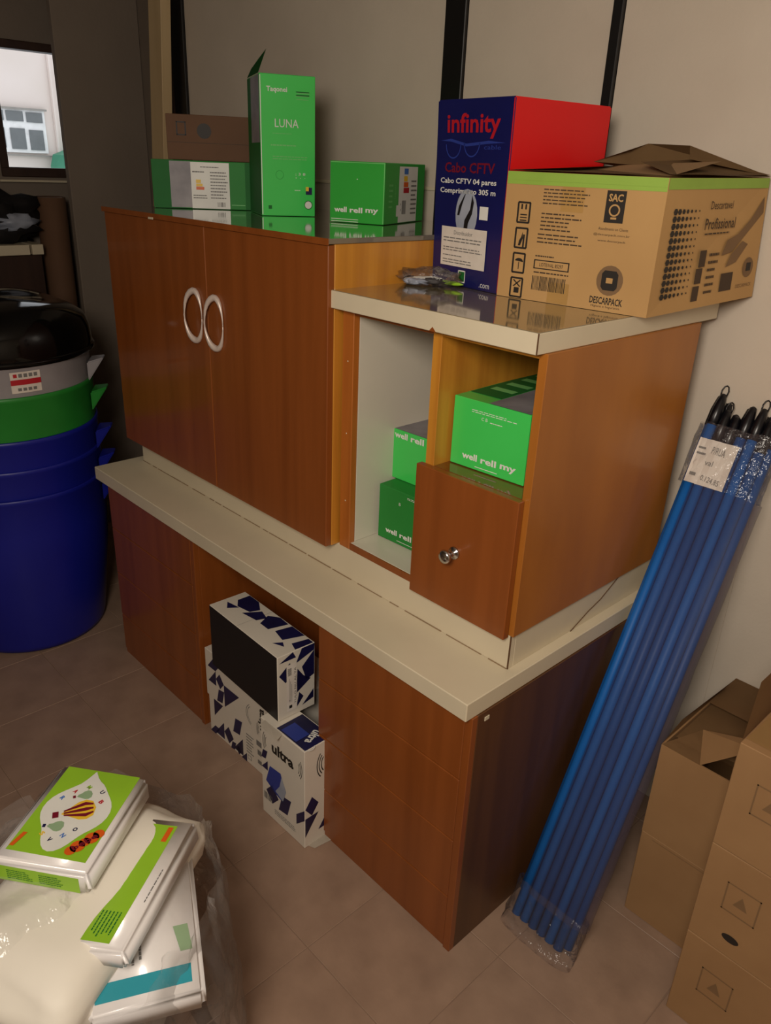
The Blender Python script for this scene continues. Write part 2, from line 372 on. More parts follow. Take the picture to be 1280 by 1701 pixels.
def handle(cx, cz, par):
    bm = bmesh.new(); pts = []; rad = []; n = 26
    for k in range(n+1):
        a = math.radians(-2+364*k/n)
        pts.append((cx+.034*math.cos(a), -.004-.016*max(0, -math.cos(a)), cz+.070*math.sin(a)))
        rad.append((.0028 if math.cos(a) < 0 else .0016)+.0070*abs(math.sin(a))**2)
    tube(bm, pts, rad, 8)
    return obj('handle', bm, 'satin', par, smooth=True)
handle(gap-.062, 1.357-PB, d1); handle(gap+.045, 1.352-PB, d2)

# ================================================================ LOW OPEN CABINET
X0, X1, Y0, ZB2 = -.605, -.022, .141, 1.4635
t = thing('open_cabinet', 'honey wood open cabinet with two compartments and a knob-fronted flap', 'cabinet', (X0, Y0, PB))
def lp(name, m, x0, y0, z0, x1, y1, z1, bev=.001, par=None): return box(name, m, par or t, (x0-X0, y0-Y0, z0-PB), (x1-X0, y1-Y0, z1-PB), bev)
B2 = .745
lp('side_panel', 'honey2', X1-.020, Y0, PB, X1, B2, ZB2)
lp('side_panel', 'honey', X0+.0005, Y0+.02, PB, X0+.016, B2, ZB2)
lp('stile', 'stile', X0+.001, Y0, PB, X0+.040, Y0+.0195, ZB2, .0015)
lp('side_lining', 'inner', X0+.0165, Y0+.0198, PB+.0185, X0+.040, B2-.02, ZB2-.001, .0005)
lp('bottom_panel', 'inner', X0+.017, Y0+.006, PB+.002, X1-.0205, B2-.015, PB+.018)
lp('bottom_edge', 'wood', X0+.041, Y0+.001, PB, -.322, Y0+.0055, PB+.018, .0005)
lp('back_panel', 'inner', X0+.041, B2-.014, PB+.0185, -.3145, B2-.004, ZB2-.001, .0005)
lp('back_panel', 'honey', -.285, B2-.014, PB+.0185, X1-.0205, B2-.004, ZB2-.001, .0005)
lp('divider', 'honey', -.313, Y0, PB+.0185, -.288, B2-.015, ZB2-.0005)
lp('top_rail', 'wood', X0+.041, Y0+.001, ZB2-.012, -.314, Y0+.018, ZB2-.0003, .0006)
lp('top_rail', 'honey', -.287, Y0+.001, ZB2-.012, X1-.0205, Y0+.018, ZB2-.0003, .0006)
lp('shelf', 'wood_gloss', -.287, Y0+.001, 1.149, X1-.0205, B2-.015, 1.1655)
fd = lp('door', 'wood_door', -.322, Y0-.0195, .842, -.034, Y0-.001, 1.166, .0015)
kn = bmesh.new(); kx0, kz0 = -.19-X0, .993-PB
tube(kn, [(kx0, -.0195, kz0), (kx0, -.024, kz0), (kx0, -.0245, kz0), (kx0, -.040, kz0), (kx0, -.042, kz0), (kx0, -.050, kz0), (kx0, -.056, kz0), (kx0, -.058, kz0)], [.015, .014, .007, .006, .012, .0165, .014, .004], 20)
kn_o = obj('knob', kn, 'chrome', fd, smooth=True); kn_o['label'] = 'chrome knob'

bm = bmesh.new()
for sx, sz in ((X0+.02, 1.34), (X0+.02, 1.16), (X0+.021, .98)): bx(bm, sx-X0, -.0006, sz-PB, sx-X0+.003, 0, sz-PB+.003)
obj('nail_holes', bm, 'formica', t)['kind'] = 'stuff'
# top board
t = thing('cabinet_top', 'thick cream board with glossy upper face on the open cabinet', 'board', (-.6315, .112, ZB2))
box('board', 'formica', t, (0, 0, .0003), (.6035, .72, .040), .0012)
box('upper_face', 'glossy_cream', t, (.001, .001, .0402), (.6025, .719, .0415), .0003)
box('corner_seam', 'seam', t, (.602, -.0006, .001), (.604, .0015, .04), 0)
bm = bmesh.new(); v = [bm.verts.new(p) for p in ((.332, -.0008, .0003), (.352, -.0008, .0003), (.342, -.0008, .010))]; bm.faces.new(v)
obj('edge_chip', bm, 'wood', t)
ZW = 1.505

# ================================================================ CARTONS
def carton(name, label, cat, loc, rz, w, d, h, m, group=None, bev=.0015, part='carton'):
    t = thing(name, label, cat, loc, rz, group); box(part, m, t, (0, 0, .0006), (w, d, h), bev)
    return t, faces_of(w, d, h)
rad = math.radians
def animals(x, y, s, rot=0.):
    """three little white word-like marks"""
    out = []
    for i, wd in enumerate(('well', 'rell', 'my')): out += text(wd, x+(i-1)*s*1.22, y-(i == 2)*s*.05, s*.98, s*.36, bold=.03)
    return out
# --- shelf box, lower boxes
t, f = carton('green_box', 'bright green carton on the shelf above the knob-fronted flap', 'box', (-.281, .187, 1.1662), rad(3), .198, .34, .155, 'green', 'green cartons')
decal('printed_lettering', 'white', t, f['front'], animals(.105, .028, .042)+[R(.07, .008, .13, .0095)]+text('C B', .085, .119, .016, .007)+lines(.10, .113, .14, .118, 1)+lines(.05, .128, .17, .136, 2))
decal('grey_panel', 'greyprint', t, f['top'], [R(.09, .003, .195, .33)])
decal('printed_lettering', 'green_print', t, f['top'], [R(.004, .05, .088, .33)])
decal('printed_blocks', 'green_edge', t, f['top'], [R(.02+.0*i, .10+.06*i, .08, .125+.06*i) for i in range(4)], 2)
t, f = carton('green_box', 'green carton on the floor of the white compartment, lowest of two', 'box', (-.553, .232, PB+.0185), rad(2), .222, .34, .150, 'green_low_lit', 'green cartons')
decal('printed_lettering', 'white', t, f['front'], animals(.10, .030, .042)+[R(.07, .010, .13, .0115)]+text('B', .075, .115, .006, .008)+lines(.10, .135, .17, .142, 2))
t, f = carton('green_box', 'green carton with grey top stacked on the lower carton in the white compartment', 'box', (-.573, .288, PB+.0185+.1505), rad(2), .225, .32, .135, 'green', 'green cartons')
decal('printed_lettering', 'white', t, f['front'], animals(.09, .122, .046))
decal('grey_panel', 'greyprint', t, f['top'], [R(.002, .002, .223, .318)])
# --- on the tall cabinet
t, f = carton('green_box', 'green carton lying on the tall cabinet with energy label, left of the upright carton', 'box', (-1.653, .237, ZT+.0005), rad(57), .32, .13, .143, 'green_low_lit', 'green cartons')
decal('dark_print', 'green_print', t, f['front'], [R(0.001, .001, .10, .142)])
decal('dark_print', 'green_print', t, f['front'], [R(.29, .001, .319, .142)])
decal('grey_panel', 'greyprint', t, f['front'], [R(.055, .004, .12, .14)], 2)
decal('label', 'white', t, f['front'], [R(.12, .002, .24, .139)], 3)
decal('label_print', 'greytext', t, f['front'], lines(.18, .03, .235, .115, 9)+lines(.125, .106, .175, .116, 1)+lines(.15, .122, .21, .129, 1)+lines(.125, .03, .175, .045, 2)+barcode(.20, .008, .225, .022, 7), 4)
decal('label_print', 'yellow', t, f['front'], [R(.135, .078, .15, .088), R(.135, .068, .155, .076)], 5)
decal('label_print', 'orange', t, f['front'], [R(.135, .058, .16, .067)], 5)
decal('printed_line', 'green_edge', t, f['front'], [R(.245, .014, .288, .0155)], 2)
t, f = carton('brown_box', 'low dull brown carton lying on top of the left green carton', 'box', (-1.630, .285, ZT+.1440), rad(57), .27, .115, .130, 'carton_old', part='carton')
decal('printed_mark', 'ink', t, f['front'], [disc(.115, .085, .022)]+frame(.03, .07, .06, .11, .004))
decal('crease', 'brownink', t, f['front'], [R(0.001, .050, .269, .0515)])
# upright LUNA carton
w_, d_, h_ = .163, .205, .378
t = thing('green_box', 'tall upright bright green carton with white lettering on the tall cabinet', 'box', (-1.272, .387, ZT+.0005), rad(65), 'green cartons')
bm = bmesh.new(); bx(bm, 0, 0, .0006, w_, d_, h_, bev=.0015); obj('carton', bm, 'green', t); f = faces_of(w_, d_, h_)
decal('side_print', 'greyprint', t, f['left'], [R(.06, .2, d_-.003, h_-.003)])
decal('side_print', 'green_print', t, f['left'], [R(.002, .003, d_-.003, .2), R(.002, .2, .058, h_-.003)])
decal('printed_lettering', 'white', t, f['front'], text('Taqonei', .050, .338, .060, .017, bold=.02)+text('LUNA', .078, .253, .070, .022)+[R(.145, .0, .146, .0)]
      +text('; 3 8', .118, .118, .030, .008)+text('; . .', .118, .108, .030, .004)+[disc(.142, .033, .0105)]+[R(.001, .004, .0035, .374)]+lines(.10, .071, .125, .076, 1))
decal('printed_lettering', 'green_edge', t, f['front'], lines(.035, .224, .105, .228, 1)+lines(.035, .155, .14, .168, 2, jag=.05)+lines(.03, .19, .11, .2, 1)+lines(.105, .315, .142, .317, 1)+[R(.108, .332, .145, .334), R(.104, .324, .145, .3255), R(.108, .316, .143, .3175)])
decal('printed_mark', 'green_print', t, f['front'], [R(.106, .3345, .145, .337), R(.106, .326, .145, .329)]+ring(.142, .033, .0125, .0018)+ring(.055, .115, .012, .0005)+[R(.02, .02, .03, .03)], 2)
decal('printed_logo', 'navy', t, f['front'], [R(.134, .062, .153, .082)], 2)
decal('printed_logo', 'yellow', t, f['front'], [R(.134, .072, .143, .084)], 3)
bm = bmesh.new(); v = [bm.verts.new(p) for p in ((-.001, d_-.004, h_), (-.001, .006, h_), (.028, .03, h_+.064), (.012, .075, h_+.040), (.002, .14, h_+.02))]
bm.faces.new(v); bmesh.ops.solidify(bm, geom=bm.faces[:], thickness=.0012); obj('flap', bm, 'green_print', t)
# carton g2
t, f = carton('green_box', 'green carton with energy label beside the blue and red carton', 'box', (-1.030, .450, ZT+.0005), rad(23), .168, .30, .160, 'green_half_lit', 'green cartons')
decal('printed_lettering', 'white', t, f['front'], animals(.083, .035, .040)+[R(.005, .009, .09, .0105), R(.005, .003, .09, .0045), disc(.085, .115, .0015)])
decal('printed_line', 'green_edge', t, f['front'], [R(.165, .003, .1675, .158), R(.003, .156, .165, .158)])
decal('label', 'white', t, f['right'], [R(.10, .003, .24, .152), R(.085, .02, .10, .05)])
decal('label_print', 'greytext', t, f['right'], barcode(.125, .025, .155, .062, 8)+lines(.19, .02, .235, .12, 8)+lines(.115, .03, .12, .06, 2), 2)
decal('label_print', 'skyblue', t, f['right'], [R(.135, .132, .165, .147)], 2)
decal('label_print', 'yellow', t, f['right'], [R(.133, .113, .16, .127)], 2)
decal('label_print', 'orange', t, f['right'], [R(.133, .098, .167, .111)], 2)
decal('label_print', 'red', t, f['right'], [R(.133, .082, .175, .096)], 2)
decal('printed_lettering', 'green_edge', t, f['right'], text('taqonei', .075, .085, .036, .007, rot=math.pi/2)+lines(.03, .04, .06, .11, 5))
# --- infinity cable carton
w_, d_, h_ = .245, .31, .410
t = thing('cable_box', 'tall navy and red carton with red lettering on the open cabinet', 'box', (-.608, .440, ZW+.0005), rad(-8))
bm = bmesh.new(); bx(bm, 0, 0, .0006, w_, d_, h_, bev=.003, seg=2)
for v in bm.verts:
    if v.co.z > .3 and v.co.x < .1: v.co.x -= .017
o = obj('carton', bm, ['bluebox', 'redbox'], t)
for p in o.data.polygons:
    if p.normal.x > .7 or p.normal.z > .7: p.material_index = 1
f = {'front': qface(*[(x*1., 0, z) for x, z in ((0, 0), (w_, 0), (w_, h_), (-.017, h_))])}
UU = lambda P: [([(x/.278, y/.403) for x, y in p[0]], p[1]) if isinstance(p, tuple) else [(x/.278, y/.403) for x, y in p] for p in P]
_dec = decal
def decal(name, m, par, face, polys, layer=1): return _dec(name, m, par, face, UU(polys), layer)
decal('title_lettering', 'red', t, f['front'], text('infinity', .140, .348, .195, .052, shear=-.06, bold=.02))
decal('title_swirl', 'midblue', t, f['front'], [[(.02, .318), (.06, .322), (.12, .312), (.2, .318), (.26, .314), (.2, .312), (.12, .306), (.06, .316)]]+text('cable', .215, .305, .06, .009)+ring(.07, .31, .03, .003, 14, math.pi, 2*math.pi)+ring(.14, .314, .03, .003, 14, math.pi, 2*math.pi), 1)
decal('title_lettering', 'darkred', t, f['front'], text('Cabo CFTV', .135, .262, .19, .022, bold=.02))
decal('printed_lettering', 'white', t, f['front'], text('Cabo CFTV 04 pares', .132, .232, .215, .015, bold=.02)+text('Comprimento 305 m', .132, .211, .215, .015, bold=.02)+text('www.infinity', .060, .019, .09, .010)+text('.com', .225, .012, .04, .009)+[R(.186, .155, .218, .183)])
decal('round_picture', 'silver', t, f['front'], [disc(.135, .163, .043, .055)])
decal('cable_picture', 'blackbox', t, f['front'], [[(.10, .16), (.105, .18), (.125, .205), (.13, .208), (.118, .185), (.108, .16)], [(.125, .105), (.13, .15), (.15, .175), (.155, .205), (.163, .19), (.158, .165), (.145, .145), (.138, .10)]], 2)
decal('instruction_label', 'paper', t, f['front'], [R(.040, .045, .222, .133)], 3)
decal('label_print', 'greytext', t, f['front'], text('Distribuidor', .13, .121, .075, .009)+lines(.05, .098, .21, .112, 2, jag=.1)+lines(.05, .078, .21, .09, 2, jag=.2)+lines(.05, .066, .14, .072, 1)+lines(.05, .05, .21, .062, 2, jag=.3), 4)
decal('quality_mark', 'white', t, f['front'], frame(.116, .010, .146, .038, .003))
decal('quality_mark', 'green_print', t, f['front'], [R(.119, .013, .143, .035)], 1)
decal = _dec
# --- sachet
t = thing('sachet', 'clear plastic sachet with black and lime pieces in front of the navy carton', 'sachet', (-.545, .365, ZW+.0008), rad(30))
def blob(name, m, par, a, b, c, loc, rz=0., amp=.15, seed=1, fr=25., seg=20):
    bm = bmesh.new(); bmesh.ops.create_uvsphere(bm, u_segments=seg, v_segments=seg//2+2, radius=1)
    cz, sz = math.cos(rz), math.sin(rz)
    for v in bm.verts:
        k = 1+amp*noise.noise(Vector((v.co.x, v.co.y, v.co.z))*fr/10+Vector((seed*3.1, 0, 0)))
        x, y, z = v.co.x*a*k, v.co.y*b*k, v.co.z*c*k
        v.co = (loc[0]+cz*x-sz*y, loc[1]+sz*x+cz*y, max(loc[2]+z, 0.0002))
    return obj(name, bm, m, par, smooth=True)
blob('film', 'sleeve', t, .075, .042, .022, (0, 0, .02), 0, .5, 3, 40)
blob('white_piece', 'white', t, .050, .016, .008, (-.015, .008, .012), .5, .3, 5, 30)
blob('black_piece', 'blackbox', t, .026, .010, .008, (.012, -.008, .012), .2, .4, 6, 30)
blob('black_piece', 'blackbox', t, .018, .006, .006, (-.055, .018, .012), .9, .4, 6, 30)
blob('lime_piece', 'lime', t, .034, .006, .005, (.055, .0, .010), -.4, .2, 7, 30)
blob('grey_piece', 'silver', t, .03, .014, .008, (-.03, -.018, .010), .1, .5, 9, 30)
# --- open glove carton (slightly racked, overhanging the board)
ox = Vector((-.362, .400, ZW+.0008))
A = Vector((0, 0, 0)); Bq = Vector((.362, .037, 0)); Cq = Vector((.400, .446, .018)); Dq = Vector((.040, .425, .018))
hh = .264; tA = A+Vector((0, 0, hh)); tB = Bq+Vector((0, 0, hh)); tC = Cq+Vector((-.018, 0, hh-.010)); tD = Dq+Vector((0, 0, hh-.006))
t = thing('cardboard_box', 'open kraft carton with lime stripe and printed symbols overhanging the board', 'box', ox)
bm = bmesh.new(); vs = [bm.verts.new(p) for p in (A, Bq, Cq, Dq, tA, tB, tC, tD)]
for q in ((0,3,2,1),(0,1,5,4),(1,2,6,5),(2,3,7,6),(3,0,4,7)): bm.faces.new([vs[i] for i in q])
bmesh.ops.recalc_face_normals(bm, faces=bm.faces); bmesh.ops.solidify(bm, geom=bm.faces[:], thickness=.004)
obj('carton', bm, 'carton', t)
def flap(par, pts, m='carton', th=.0035, name='flap'):
    bm = bmesh.new(); n = len(pts); vs = [bm.verts.new(p) for p in pts]; bm.faces.new(vs)
    bmesh.ops.solidify(bm, geom=bm.faces[:], thickness=th); bmesh.ops.recalc_face_normals(bm, faces=bm.faces)
    return obj(name, bm, m, par)
e = Vector((0, 0, .003))
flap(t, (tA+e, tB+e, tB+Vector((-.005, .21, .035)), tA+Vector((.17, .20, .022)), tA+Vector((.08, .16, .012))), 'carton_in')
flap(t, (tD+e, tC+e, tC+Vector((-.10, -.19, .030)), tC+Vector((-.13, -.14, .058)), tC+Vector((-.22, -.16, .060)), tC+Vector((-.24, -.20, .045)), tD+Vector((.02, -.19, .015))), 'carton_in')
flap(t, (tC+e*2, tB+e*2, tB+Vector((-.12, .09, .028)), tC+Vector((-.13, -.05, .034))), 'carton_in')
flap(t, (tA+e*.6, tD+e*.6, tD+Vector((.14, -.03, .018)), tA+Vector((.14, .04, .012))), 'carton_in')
f1 = qface(A, Bq, tB, tA); f2 = qface(Bq, Cq, tC, tB)
decal('lime_stripe', 'limetape', t, f1, [R(.003, .935, .998, .999), R(.003, .905, .998, .936)])
decal('lime_stripe', 'limetape', t, f2, [R(.002, .92, .998, .999)])
decal('packing_tape', 'packing_tape', t, f1, [R(.38, .72, .525, .999)], .6)
decal('packing_tape', 'packing_tape', t, f1, [R(.36, .005, .50, .17)], .6)
S1 = lambda x, y: (x, y)
x0 = .10
icons = [[R(.117, .715, .128, .755), R(.145, .715, .156, .755)]+[R(.115, .625+.022*k, .162, .634+.022*k) for k in range(3)],
         [[(.12, .43), (.135, .43), (.15, .49), (.145, .54), (.138, .50), (.125, .47)], R(.15, .42, .162, .52)],
         [disc(.139, .30, .030, .030, 12, 0, math.pi), R(.136, .24, .141, .30)],
         [R(.122, .045, .158, .09), [(.11, .15), (.118, .155), (.168, .10), (.16, .095)], [(.168, .15), (.16, .155), (.112, .10), (.12, .095)]]]
for yy, ic in zip((.69, .49, .29, .09), icons):
    decal('handling_symbol', 'ink', t, f1, [R(.095, yy-.085, .180, yy-.070), R(.095, yy+.07, .180, yy+.085), R(.091, yy-.077, .103, yy+.077), R(.172, yy-.077, .184, yy+.077)]+ic)
decal('barcode', 'ink', t, f1, barcode(.245, .09, .475, .205, 26))
decal('lot_number', 'ink', t, f1, frame(.245, .262, .485, .335, .008)+text('LOTE/VAL 85297', .365, .298, .16, .028))
decal('brand_lettering', 'ink', t, f1, text('DESCARPACK', .745, .082, .205, .055, bold=.02))
decal('service_badge', 'ink', t, f1, [R(.66, .665, .775, .895)])
decal('printed_text', 'brownink', t, f1,
      lines(.26, .76, .56, .89, 5, jag=.15)+lines(.26, .56, .56, .71, 5, jag=.4)+lines(.25, .46, .55, .55, 3, jag=.3)+lines(.25, .35, .40, .38, 1)+lines(.25, .22, .50, .25, 1)+text('Atendimento ao Cliente', .725, .62, .18, .022)+text('@descarpack.com.br', .72, .575, .22, .022)+text('www.descarpack', .725, .53, .17, .02)+text('Higiene e Seguranca', .745, .035, .18, .022))
decal('printed_mark', 'carton', t, f1, text('SAC', .7175, .845, .085, .055, bold=.03)+ring(.7175, .755, .045, .012, 16, asp=.75)+[R(.70, .69, .735, .705)], 2)
decal('logo_halo', 'softink', t, f1, [disc(.75, .24, .082, .115)], 1)
decal('logo', 'ink', t, f1, [[(.70, .19), (.715, .165), (.785, .165), (.80, .19), (.80, .29), (.785, .315), (.715, .315), (.70, .29)]], 2)
decal('logo', 'carton', t, f1, [[(.73, .22), (.77, .22), (.77, .26), (.73, .26)]], 3)
dots = []
for i in range(13):
    for j in range(7):
        r = .020*(1-j/8.5); dots.append(disc(.10+j*.036, .14+i*.052, r*.95, r*1.3, 6))
decal('dot_pattern', 'ink', t, f2, dots)
decal('printed_lettering', 'brownink', t, f2, text('Descartavel', .53, .80, .22, .06)+text('Profissional', .54, .66, .30, .085, bold=.01)+lines(.40, .57, .66, .60, 1)+[R(.39, .33, .45, .46), R(.375, .20, .435, .32), R(.37, .06, .43, .18), R(.63, .10, .75, .25)]+lines(.48, .09, .58, .45, 6))
decal('hand_picture', 'softink', t, f2, [[(.60, .40), (.70, .42), (.82, .55), (.98, .72), (.97, .85), (.86, .68), (.74, .56), (.64, .52)], [(.66, .30), (.76, .33), (.86, .47), (.80, .50), (.70, .40)], disc(.90, .27, .055, .085, 16)]+text('DESCARPACK', .88, .12, .16, .03))
decal('logo', 'ink', t, f2, [R(.88, .24, .925, .31)], 2)

# ================================================================ ULTRA BOXES IN THE KNEEHOLE
def diamonds(x0, y0, x1, y1, s, p=.55, seed=1):
    rnd = random.Random(seed); out = []; nx, ny = max(1, int((x1-x0)/s)), max(1, int((y1-y0)/s)); sx, sy_ = (x1-x0)/nx, (y1-y0)/ny
    for i in range(nx):
        for j in range(ny):
            a, b = x0+i*sx, y0+j*sy_; k = rnd.random()
            if rnd.random() > p+.15*((i+j) % 2): continue
            if k < .3: out.append([(a, b), (a+sx, b), (a+sx, b+sy_)])
            elif k < .5: out.append([(a, b), (a+sx, b+sy_), (a, b+sy_)])
            elif k < .75: out.append([(a, b+sy_/2), (a+sx/2, b), (a+sx, b+sy_/2), (a+sx/2, b+sy_)])
            else: out.append([(a, b), (a+sx*.7, b+sy_*.1), (a+sx, b+sy_), (a+sx*.3, b+sy_*.9)])
    return out
def arcs(x, y, s, side):
    out = []
    for k in range(3): out += ring(x-side*s*.25*k*0, y, s*(.55+.22*k), s*.07, 10, -.75 if side > 0 else math.pi-.75, .75 if side > 0 else math.pi+.75, asp=.6)
    return out
g = 'white and navy patterned cartons'
t, f = carton('patterned_box', 'white carton with navy diamonds, lowest on the floor at the left', 'box', (-1.093, .004, .0), rad(1), .404, .24, .150, 'whitebox', g)
decal('diamond_pattern', 'navy', t, f['front'], diamonds(.03, .01, .19, .145, .046, .75, 3)+diamonds(.0, .0, .24, .035, .03, .3, 4))
decal('printed_lettering', 'greytext', t, f['front'], lines(.21, .04, .25, .12, 7)+frame(.215, .018, .235, .034, .002)+[R(.265, .105, .295, .125), R(.27, .07, .29, .09), R(.27, .035, .29, .05)])
t, f = carton('patterned_box', 'white carton with navy diamonds, middle one of the stack', 'box', (-1.096, .000, .1508), rad(.7), .404, .24, .180, 'whitebox', g)
decal('diamond_pattern', 'navy', t, f['front'], diamonds(.015, .005, .105, .175, .044, .75, 8)+diamonds(.105, .005, .19, .09, .044, .5, 9))
decal('printed_lettering', 'ink', t, f['front'], text('ultra', .305, .075, .085, .032, rot=math.pi/2, bold=.03)+arcs(.30, .03, .035, -1))
decal('grey_arcs', 'greytext', t, f['front'], ring(.27, .06, .045, .002, 10, 2.2, 4.2)+ring(.27, .06, .038, .002, 10, 2.2, 4.2))
w_, d_, h_ = .196, .098, .345
t, f = carton('patterned_box', 'upright opened white carton with ultra lettering and blue picture on the floor', 'box', (-.681, -.073, 0), rad(1), w_, d_, h_, 'whitebox', g)
decal('printed_lettering', 'ink', t, f['front'], text('ultra', .100, .272, .098, .038, bold=.04)+arcs(.035, .272, .045, -1)+arcs(.160, .272, .045, 1))
decal('blue_picture', 'midblue', t, f['front'], [[(.02, .13), (.06, .11), (.10, .10), (.11, .15), (.09, .20), (.04, .195)]], 1)
decal('blue_picture', 'silver', t, f['front'], [[(.065, .12), (.10, .105), (.115, .15), (.095, .19), (.085, .15)]], 2)
decal('diamond_pattern', 'navy', t, f['front'], diamonds(.0, .135, .03, .24, .03, .8, 2)+diamonds(.02, .06, .195, .13, .044, .85, 5)+diamonds(.16, .03, .196, .14, .034, .8, 6))
decal('label_print', 'greytext', t, f['front'], barcode(.01, .06, .05, .085, 9)+lines(.06, .03, .16, .05, 3), 2)
decal('grey_arcs', 'ink', t, f['right'], ring(.08, .27, .055, .004, 10, 2.3, 4.0, .7)+ring(.08, .27, .044, .004, 10, 2.3, 4.0, .7)+ring(.08, .27, .033, .004, 10, 2.3, 4.0, .7))
decal('diamond_pattern', 'navy', t, f['right'], diamonds(.002, .04, .096, .175, .045, .75, 12))
decal('printed_top', 'navy', t, f['top'], [R(.07, .004, .194, .094)])
decal('printed_top', 'midblue', t, f['top'], [R(.085, .008, .15, .055)], 2)
decal('printed_lettering', 'white', t, f['top'], text('ultra', .165, .055, .055, .026, rot=-1.2, bold=.03)+ring(.185, .02, .02, .003, 8, -1, 1), 3)
flap(t, [(.02, .001, h_), (.10, .001, h_), (.102, -.020, h_-.010), (.02, -.018, h_-.006)], 'whitebox', .002)
flap(t, [(w_, .012, .003), (w_, .095, .003), (w_+.03, .085, .0035), (w_+.02, .02, .0035)], 'whitebox', .002)
w_, d_, h_ = .353, .125, .212
t, f = carton('patterned_box', 'carton with plain black front and diamond-patterned top, uppermost of the stack', 'box', (-.980, -.040, .3460), rad(-1.5), w_, d_, h_, 'whitebox', g)
decal('black_front', 'blackbox', t, f['front'], [R(.001, .001, w_-.003, h_-.001)])
decal('diamond_pattern', 'navy', t, f['top'], [[(.02, .05), (.05, .03), (.07, .06)], [(.03, .08), (.06, .06), (.11, .07), (.12, .10), (.08, .122), (.03, .122)], [(.10, .05), (.16, .06), (.17, .09), (.13, .10)], [(.18, .06), (.22, .06), (.235, .12), (.19, .122), (.16, .10)], [(.24, .07), (.29, .06), (.31, .122), (.25, .122)], [(.285, .03), (.32, .045), (.30, .055)], [(.32, .07), (.35, .06), (.352, .12), (.33, .12)]])
decal('crease', 'greytext', t, f['top'], [R(.15, .002, .1508, .12)])
decal('diamond_pattern', 'navy', t, f['right'], [[(.004, .15), (.04, .18), (.05, .14), (.025, .12)], [(.005, .19), (.05, .211), (.06, .19)], [(.06, .17), (.122, .19), (.123, .211), (.08, .211)], [(.08, .15), (.122, .19), (.122, .11), (.095, .10)], [(.06, .07), (.11, .10), (.085, .12), (.065, .15)], [(.06, .02), (.085, .05), (.07, .07)], [(.08, .02), (.12, .03), (.12, .06)]])
decal('label', 'paper', t, f['right'], [R(.028, .02, .062, .175)], 2)
decal('label_print', 'ink', t, f['right'], [R(.032, .14+.003*k, .044, .1415+.003*k) for k in range(8)]+text('YULO NU AL YA', .056, .10, .12, .006, rot=math.pi/2)+[R(.035, .03, .045, .04), R(.035, .055, .038, .058)], 3)
decal('label_print', 'greytext', t, f['right'], [R(.036+.004*k, .05, .037+.004*k, .13-.01*k) for k in range(3)], 3)

# ================================================================ NESTED BINS
bxx, byy = -2.155, -.17
def bin_(label, m, z0, zt, rb, rt_, ztop, group, name='waste_bin', body_to=None):
    t = thing(name, label, 'bin', (bxx, byy, z0), 0, group)
    bm = bmesh.new(); H_ = ztop-z0
    lathe(bm, [(.001, .002), (rb-.03, .002), (rb-.006, .012), (rb, .03), (rt_-.012, H_*.55), (rt_-.004, H_-.17), (rt_-.001, H_-.02), (rt_+.002, H_-.016), (rt_+.0025, H_-.002), (rt_, H_), (rt_-.004, H_), (rt_-.007, H_-.02), (rt_-.018, H_*.55), (rb-.008, .034), (rb-.03, .012), (.001, .010)], 64)
    obj('bin_body', bm, m, t, smooth=True)
    for s in (1, -1):
        bm = bmesh.new(); a = math.radians(58 if s > 0 else 238); dx, dy = math.cos(a), math.sin(a)
        P = []
        for rr, ww, zz in ((rt_-.002, .055, -.05), (rt_+.055, .026, -.038), (rt_-.002, .055, -.12)):
            for q in (-1, 1): P.append(bm.verts.new((dx*rr-dy*q*ww, dy*rr+dx*q*ww, H_+zz)))
        bm.faces.new((P[0], P[1], P[3], P[2])); bm.faces.new((P[2], P[3], P[5], P[4])); bm.faces.new((P[0], P[2], P[4])); bm.faces.new((P[1], P[5], P[3])); bm.faces.new((P[0], P[4], P[5], P[1]))
        bmesh.ops.recalc_face_normals(bm, faces=bm.faces); bmesh.ops.bevel(bm, geom=bm.edges[:], offset=.004, segments=2, affect='EDGES')
        obj('handle', bm, m, t)
    return t
gb = 'nested round bins'
zs = (.0, .095, .19, .29, .39); tops = (.70, .79, .88, 1.00, 1.105)
bin_('large round blue bin, lowest of the nested stack', 'binblue', 0, 0, .275, .330, .66, gb)
bin_('large round blue bin, second from the floor in the nested stack', 'binblue', .075, 0, .264, .328, .765, gb)
bin_('large round blue bin directly under the green bin', 'binblue', .15, 0, .264, .328, .87, gb)
bin_('round green bin nested between blue and grey bins', 'bingreen', .25, 0, .264, .327, 1.02, gb)
tg = bin_('round grey bin with red and white sticker under the black lid', 'bingrey', .35, 0, .264, .326, 1.13, gb)
t = thing('bin_lid', 'glossy black domed lid topping the nested bins', 'lid', (bxx, byy, 1.118))
bm = bmesh.new(); lathe(bm, [(.350, 0), (.356, .008), (.356, .04), (.350, .085), (.337, .120), (.31, .150), (.26, .168), (.18, .178), (.09, .183), (.001, .184)], 64)
for v in bm.verts:
    v.co.x *= .955; v.co.y *= .955
    v.co.z += .012*math.sin(3*math.atan2(v.co.y, v.co.x)+.5)*(v.co.z > .13)*(math.hypot(v.co.x, v.co.y)/.3)
obj('dome', bm, 'binblack', t, smooth=True)
bm = bmesh.new(); lathe(bm, [(.336, .004), (.346, .006), (.347, .016), (.339, .022)], 64); obj('rim', bm, 'binblack', t, smooth=True)
